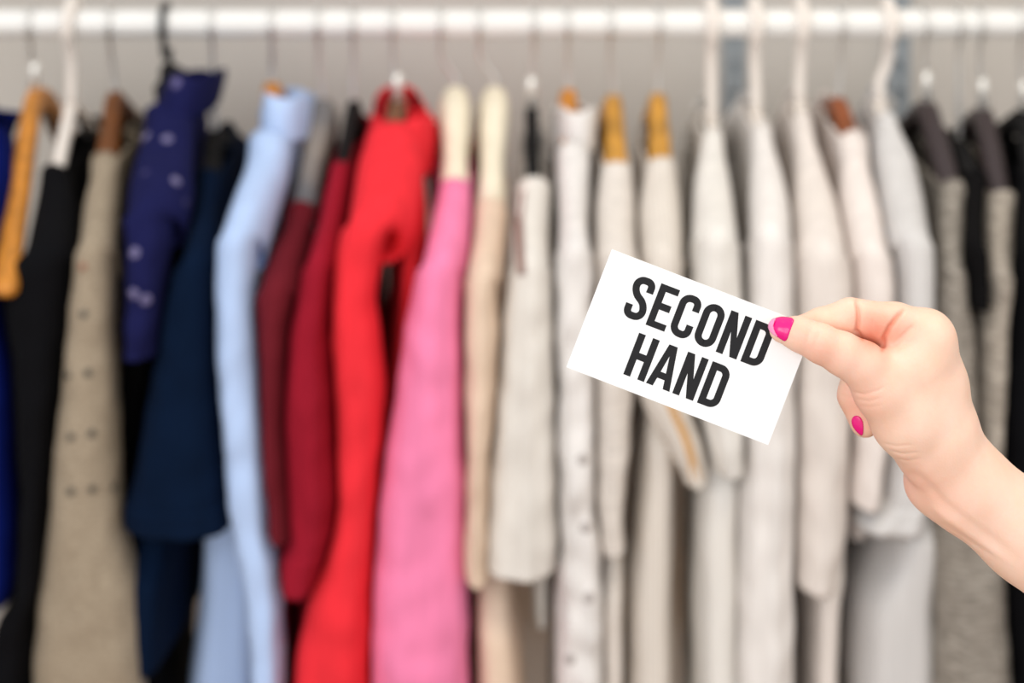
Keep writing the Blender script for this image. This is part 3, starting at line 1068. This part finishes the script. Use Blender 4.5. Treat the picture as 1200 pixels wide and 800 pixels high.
def surface(vox, lo, hi):
    """Surface nets over a grid that is only refined near the skin."""
    B = 8
    nb = np.ceil((hi - lo) / (vox * B)).astype(int)
    dims = nb * B
    val = np.ones(dims, np.float32)
    gi = np.stack(np.meshgrid(*[np.arange(n) for n in nb], indexing='ij'), -1).reshape(-1, 3)
    ctr = (lo + (gi + 0.5) * B * vox).astype(np.float32)
    cd = np.concatenate([field(c) for c in np.array_split(ctr, max(1, len(ctr) // 40000))])
    near = np.abs(cd) < B * vox * 0.87 + 0.006
    sub = np.stack(np.meshgrid(*[np.arange(B)] * 3, indexing='ij'), -1).reshape(-1, 3)
    v6 = val.reshape(nb[0], B, nb[1], B, nb[2], B)
    for g_ in gi[(~near) & (cd < 0)]:
        v6[g_[0], :, g_[1], :, g_[2], :] = -1
    sel = gi[near]
    for ch in np.array_split(sel, max(1, len(sel) // 400)):
        pts = (lo + (ch[:, None, :] * B + sub[None]) * vox).astype(np.float32)
        f = field(pts)
        for q, g_ in enumerate(ch):
            v6[g_[0], :, g_[1], :, g_[2], :] = f[q].reshape(B, B, B)
    neg = val < 0
    acc = np.zeros(tuple(d - 1 for d in dims), np.int8)
    for o in np.ndindex(2, 2, 2):
        acc += neg[o[0]:dims[0] - 1 + o[0], o[1]:dims[1] - 1 + o[1], o[2]:dims[2] - 1 + o[2]]
    cells = np.argwhere((acc > 0) & (acc < 8))
    idx = -np.ones(acc.shape, np.int32)
    idx[tuple(cells.T)] = np.arange(len(cells))
    sm = np.zeros((len(cells), 3))
    cnt = np.zeros(len(cells))
    corners = list(np.ndindex(2, 2, 2))
    for a in range(8):
        for b in range(a + 1, 8):
            ca, cb = np.array(corners[a]), np.array(corners[b])
            if np.abs(ca - cb).sum() != 1:
                continue
            va = val[tuple((cells + ca).T)]
            vb = val[tuple((cells + cb).T)]
            m = (va < 0) != (vb < 0)
            t = np.where(m, va / np.where(m, va - vb, 1), 0)
            sm += (ca + t[:, None] * (cb - ca)) * m[:, None]
            cnt += m
    verts = lo + (cells + sm / cnt[:, None]) * vox
    faces = []
    for ax in range(3):
        u, w = (ax + 1) % 3, (ax + 2) % 3
        s0 = [slice(None)] * 3
        s1 = [slice(None)] * 3
        s0[ax] = slice(0, dims[ax] - 1)
        s1[ax] = slice(1, dims[ax])
        ch = np.argwhere(neg[tuple(s0)] != neg[tuple(s1)])
        ok = (ch[:, u] > 0) & (ch[:, w] > 0) & (ch[:, u] < dims[u] - 1) & (ch[:, w] < dims[w] - 1)
        ch = ch[ok]
        eu, ew = np.eye(3, dtype=int)[u], np.eye(3, dtype=int)[w]
        q = np.stack([idx[tuple((ch - eu - ew).T)], idx[tuple((ch - ew).T)], idx[tuple(ch.T)], idx[tuple((ch - eu).T)]], 1)
        flip = ~neg[tuple(ch.T)]
        q[flip] = q[flip][:, ::-1]
        faces.append(q)
    return verts, np.concatenate(faces)


allseg = palm + thumb + index + index_root + mid_root + middle + ring_root + ring_f + lit_root + little
pts = np.array([q for s in allseg for q in s])
lo = (pts[:, :3] - pts[:, 3:]).min(0) - 0.004
hi = (pts[:, :3] + pts[:, 3:]).max(0) + 0.004
hv, hf = surface(0.00055, lo.astype(float), hi.astype(float))
hf = hf[(hf >= 0).all(1)]


def relax(v, f, it, keep=None):
    e = np.concatenate([f[:, [0, 1]], f[:, [1, 2]], f[:, [2, 3]], f[:, [3, 0]]])
    e = np.concatenate([e, e[:, ::-1]])
    deg = np.bincount(e[:, 0], minlength=len(v)).astype(float)[:, None]
    for _ in range(it):
        s = np.stack([np.bincount(e[:, 0], v[e[:, 1], k], len(v)) for k in range(3)], 1)
        nv = v * 0.5 + 0.5 * s / np.maximum(deg, 1)
        v = nv if keep is None else np.where(keep[:, None], v, nv)
    return v


hv = relax(hv, hf, 4)


def normals(v, f):
    n = np.cross(v[f[:, 2]] - v[f[:, 0]], v[f[:, 3]] - v[f[:, 1]])
    out = np.zeros_like(v)
    for k in range(4):
        for a in range(3):
            out[:, a] += np.bincount(f[:, k], n[:, a], len(v))
    return out / np.maximum(np.linalg.norm(out, axis=1, keepdims=True), 1e-12)


nrm = normals(hv, hf)
eye = np.array(EYE)
if ((hv - hv.mean(0)) * nrm).sum(1).mean() < 0:
    hf = hf[:, ::-1]
    nrm = -nrm

# skin creases and ridges, sculpted where the skin faces the viewer
D_ = hv[:, 1] + RAILD
sx = 600 + hv[:, 0] * F / D_
sy = (ZC - hv[:, 2]) * F / D_ - HOR
dep = (CARDD - D_) / S
view = (eye - hv)
view /= np.linalg.norm(view, axis=1, keepdims=True)
face = np.clip(((nrm * view).sum(1) + 0.05) / 0.4, 0, 1)


def seg_dist(poly):
    best = np.full(len(hv), 1e9)
    tt = np.zeros(len(hv))
    n = len(poly) - 1
    for i in range(n):
        a, b = np.array(poly[i], float), np.array(poly[i + 1], float)
        ab = b - a
        t = np.clip(((sx - a[0]) * ab[0] + (sy - a[1]) * ab[1]) / (ab @ ab), 0, 1)
        d = np.hypot(sx - a[0] - t * ab[0], sy - a[1] - t * ab[1])
        m = d < best
        best[m] = d[m]
        tt[m] = ((i + t) / n)[m]
    return best, tt


CREASES = [
    ([(1003, 352), (1006, 362), (1006, 376), (1004, 388), (1011, 397)], 4.2, 2.4, (-60, 40)),
    ([(1034, 410), (1036, 396), (1043, 382), (1052, 370), (1058, 363)], 4.6, 2.6, (-60, 60)),
    ([(1042, 409), (1054, 398), (1066, 386), (1074, 380)], 2.0, 3.2, (-60, 60)),
    ([(1046, 411), (1062, 403), (1078, 396)], 1.0, 3.0, (-60, 60)),
    ([(1020, 372), (1026, 384), (1030, 396)], 0.8, 3.0, (-60, 60)),
    ([(950, 384), (947, 394), (944, 404)], 0.7, 1.4, (0, 60)),
    ([(955, 385), (953, 395), (951, 406)], -0.8, 2.6, (0, 60)),
    ([(961, 388), (958, 398)], 0.6, 1.4, (0, 60)),
    ([(998, 459), (1012, 462), (1028, 458), (1038, 452)], 1.0, 1.5, (-10, 70)),
    ([(1002, 468), (1018, 470), (1034, 466)], 0.8, 1.5, (-10, 70)),
    ([(1006, 476), (1022, 477), (1034, 474)], 0.5, 1.5, (-10, 70)),
    ([(1034, 519), (1050, 523), (1072, 521)], 0.8, 1.5, (-40, 70)),
    ([(1042, 528), (1058, 532), (1078, 530)], 0.9, 1.5, (-40, 70)),
    ([(1048, 537), (1064, 540), (1082, 537)], 0.6, 1.5, (-40, 70)),
    ([(1054, 553), (1074, 558), (1092, 574), (1106, 590), (1128, 607), (1160, 630), (1205, 664)], 2.3, 6.5, (-80, 80)),
    ([(1088, 590), (1108, 606), (1140, 628), (1190, 664)], -1.4, 4.5, (-120, 80)),
    ([(1098, 610), (1130, 630), (1170, 656)], 0.9, 3.5, (-140, 80)),
    ([(984, 462), (996, 466), (1004, 464)], 0.8, 1.6, (-90, -20)),
]
disp = np.zeros(len(hv))
for poly, amp, sig, (d0, d1) in CREASES:
    d, t = seg_dist(poly)
    m = (dep > d0) & (dep < d1)
    ends = np.clip(np.minimum(t, 1 - t) / 0.18, 0.15, 1)
    disp -= np.where(m, amp * np.exp(-(d / sig) ** 2) * ends, 0) * face
hv = hv + nrm * (disp * S)[:, None]
hv = relax(hv, hf, 1)

# how red the skin is (0..1): knuckles, finger creases, the sides of the nails
REDS = [((1022, 378), 20, 0.85), ((1044, 388), 22, 0.7), ((1066, 384), 22, 0.35), ((1020, 400), 14, 0.8), ((950, 412), 26, 0.45), ((932, 384), 16, 0.35), ((1000, 480), 34, 0.6), ((970, 420), 24, 0.35),
        ((1090, 580), 34, 0.35), ((1060, 566), 26, 0.45), ((1000, 372), 12, 0.3), ((1020, 440), 40, 0.18), ((1130, 612), 40, 0.15)]
red = np.zeros(len(hv))
for (cx, cy), r, a in REDS:
    red += 0.55 * a * np.exp(-((sx - cx) ** 2 + (sy - cy) ** 2) / (r * r))
for poly, amp, sig, (d0, d1) in CREASES[:2]:
    d, t = seg_dist(poly)
    red += np.where((dep > d0) & (dep < d1), 0.4 * np.exp(-(d / 2.5) ** 2), 0)
red = np.clip(red, 0, 1)

person = thing('person', P(1100, 480, CARDD), "person's bare right hand and forearm, pink polished nails, pinching the white card", 'person')
me = bpy.data.meshes.new('hand_and_forearm')
off = np.array(person.location)
me.from_pydata((hv - off).tolist(), [], hf.tolist())
me.polygons.foreach_set('use_smooth', [True] * len(me.polygons))
at = me.attributes.new('redness', 'FLOAT', 'POINT')
at.data.foreach_set('value', red.astype(np.float32))
skin = bpy.data.materials.new('skin')
skin.use_nodes = True
nt = skin.node_tree
b = nt.nodes['Principled BSDF']
an = nt.nodes.new('ShaderNodeAttribute')
an.attribute_name = 'redness'
tc = nt.nodes.new('ShaderNodeTexCoord')
nz = nt.nodes.new('ShaderNodeTexNoise')
nz.inputs['Scale'].default_value = 55
nz.inputs['Detail'].default_value = 5
rp = nt.nodes.new('ShaderNodeValToRGB')
rp.color_ramp.elements[0].position = 0.3
rp.color_ramp.elements[1].position = 0.7
rp.color_ramp.elements[0].color = rgb((236, 196, 172))
rp.color_ramp.elements[1].color = rgb((244, 208, 188))
mx = nt.nodes.new('ShaderNodeMixRGB')
mx.inputs['Color2'].default_value = rgb((220, 130, 102))
nt.links.new(tc.outputs['Object'], nz.inputs['Vector'])
nt.links.new(nz.outputs['Fac'], rp.inputs['Fac'])
nt.links.new(rp.outputs['Color'], mx.inputs['Color1'])
nt.links.new(an.outputs['Fac'], mx.inputs['Fac'])
nt.links.new(mx.outputs['Color'], b.inputs['Base Color'])
n2 = nt.nodes.new('ShaderNodeTexVoronoi')
n2.inputs['Scale'].default_value = 1100
bp = nt.nodes.new('ShaderNodeBump')
bp.inputs['Strength'].default_value = 0.12
bp.inputs['Distance'].default_value = 0.0004
nt.links.new(tc.outputs['Object'], n2.inputs['Vector'])
nt.links.new(n2.outputs['Distance'], bp.inputs['Height'])
nt.links.new(bp.outputs['Normal'], b.inputs['Normal'])
b.inputs['Roughness'].default_value = 0.5
b.inputs['Specular IOR Level'].default_value = 0.35
b.inputs['Subsurface Weight'].default_value = 0.25
b.inputs['Subsurface Radius'].default_value = (1.0, 0.35, 0.2)
b.inputs['Subsurface Scale'].default_value = 0.003
me.materials.append(skin)
hand = bpy.data.objects.new('hand_and_forearm', me)
hand.parent = person
COL.objects.link(hand)

# nails lie on the skin
tree = BVHTree.FromPolygons([Vector(v) for v in hv], hf.tolist())
polish = plain('pink_polish', (226, 12, 122), 0.22)
rim_m = plain('nail_edge', (240, 150, 190), 0.3)


def nail(name, outline, mat, label, lift=0.0005, bulge=0.0003, parent=person):
    sp = []
    n = len(outline)
    for i in range(n):                                # closed smooth outline
        for k in range(4):
            t = k / 4
            p0, p1, p2, p3 = [np.array(outline[(i + q) % n], float) for q in (-1, 0, 1, 2)]
            sp.append(0.5 * (2 * p1 + (p2 - p0) * t + (2 * p0 - 5 * p1 + 4 * p2 - p3) * t * t + (3 * p1 - p0 - 3 * p2 + p3) * t ** 3))
    sp = np.array(sp)
    c = sp.mean(0)
    rings = []
    for q in (1.0, 0.97, 0.85, 0.65, 0.4, 0.15):
        r = []
        for p in sp:
            w = c + (p - c) * q
            d = (P(w[0], w[1], 1.0) - EYE).normalized()
            hit = tree.ray_cast(EYE, d)
            if hit[0] is None or (hit[0] - EYE).length > 1.0:
                hit = tree.find_nearest(P(w[0], w[1], CARDD - 0.01))
            hn = hit[1] if hit[1].dot(d) < 0 else -hit[1]
            up = -0.0003 if q == 1.0 else lift + bulge * (1 - q * q)
            r.append(hit[0] + hn * up)
        for _ in range(3):
            r = [(r[q_ - 1] + r[q_] * 2 + r[(q_ + 1) % len(r)]) / 4 for q_ in range(len(r))]
        rings.append(r)
    o = obj(name, *loft(rings, cap1=True), mat, parent)
    if label:
        o['label'] = label
    return o


thumb_nail = nail('fingernail', [(902, 383), (904.5, 376.5), (911, 372.5), (920, 371.8), (930.5, 373.8), (929.5, 379), (926, 388), (922, 399.5), (916, 397.5), (909.5, 393), (904.5, 388)], polish, 'bright pink thumbnail over the card')
nail('free_edge', [(902.5, 383), (904.5, 378), (908, 374.8), (910, 375.5), (908, 379), (907.5, 384), (910, 390), (912, 394), (907.5, 391), (904, 387.5)], rim_m, 'paler pink worn free edge', lift=0.0011, bulge=0.0001, parent=thumb_nail)
nail('fingernail', [(999, 489), (1003, 486.5), (1008.5, 488.5), (1011.5, 495), (1012, 503), (1011, 510), (1006, 507), (1001, 501), (998.5, 495)], polish, 'bright pink nail of the curled finger')

# ------------------------------------------------------------------ light
w = bpy.data.worlds.new('world')
scene.world = w
w.use_nodes = True
w.node_tree.nodes['Background'].inputs[0].default_value = (0.95, 0.97, 1.0, 1)
w.node_tree.nodes['Background'].inputs[1].default_value = 0.86


def area(name, loc, target, size, power, col, sy=None):
    l = bpy.data.lights.new(name, 'AREA')
    l.shape = 'RECTANGLE'
    l.size = size
    l.size_y = sy or size
    l.energy = power
    l.color = col
    o = bpy.data.objects.new(name, l)
    o.location = loc
    o.rotation_euler = (Vector(target) - Vector(loc)).to_track_quat('-Z', 'Y').to_euler()
    COL.objects.link(o)
    return o


area('added_front_light', (-1.3, -3.2, 2.4), (0, -0.3, 1.2), 1.8, 40, (1.0, 0.985, 0.96), 1.6)  # unseen soft area light, added behind the camera to light everything from the front
area('added_warm_top_light', (0.5, -0.9, 2.65), (0.35, -0.5, 1.0), 0.5, 7, (1.0, 0.86, 0.66))  # unseen warm light, added above the hand to warm its top edge

vs_ = scene.view_settings
vs_.view_transform = 'Standard'
vs_.look = 'None'
vs_.exposure = 0.13
vs_.gamma = 1.0
vs_.use_curve_mapping = False
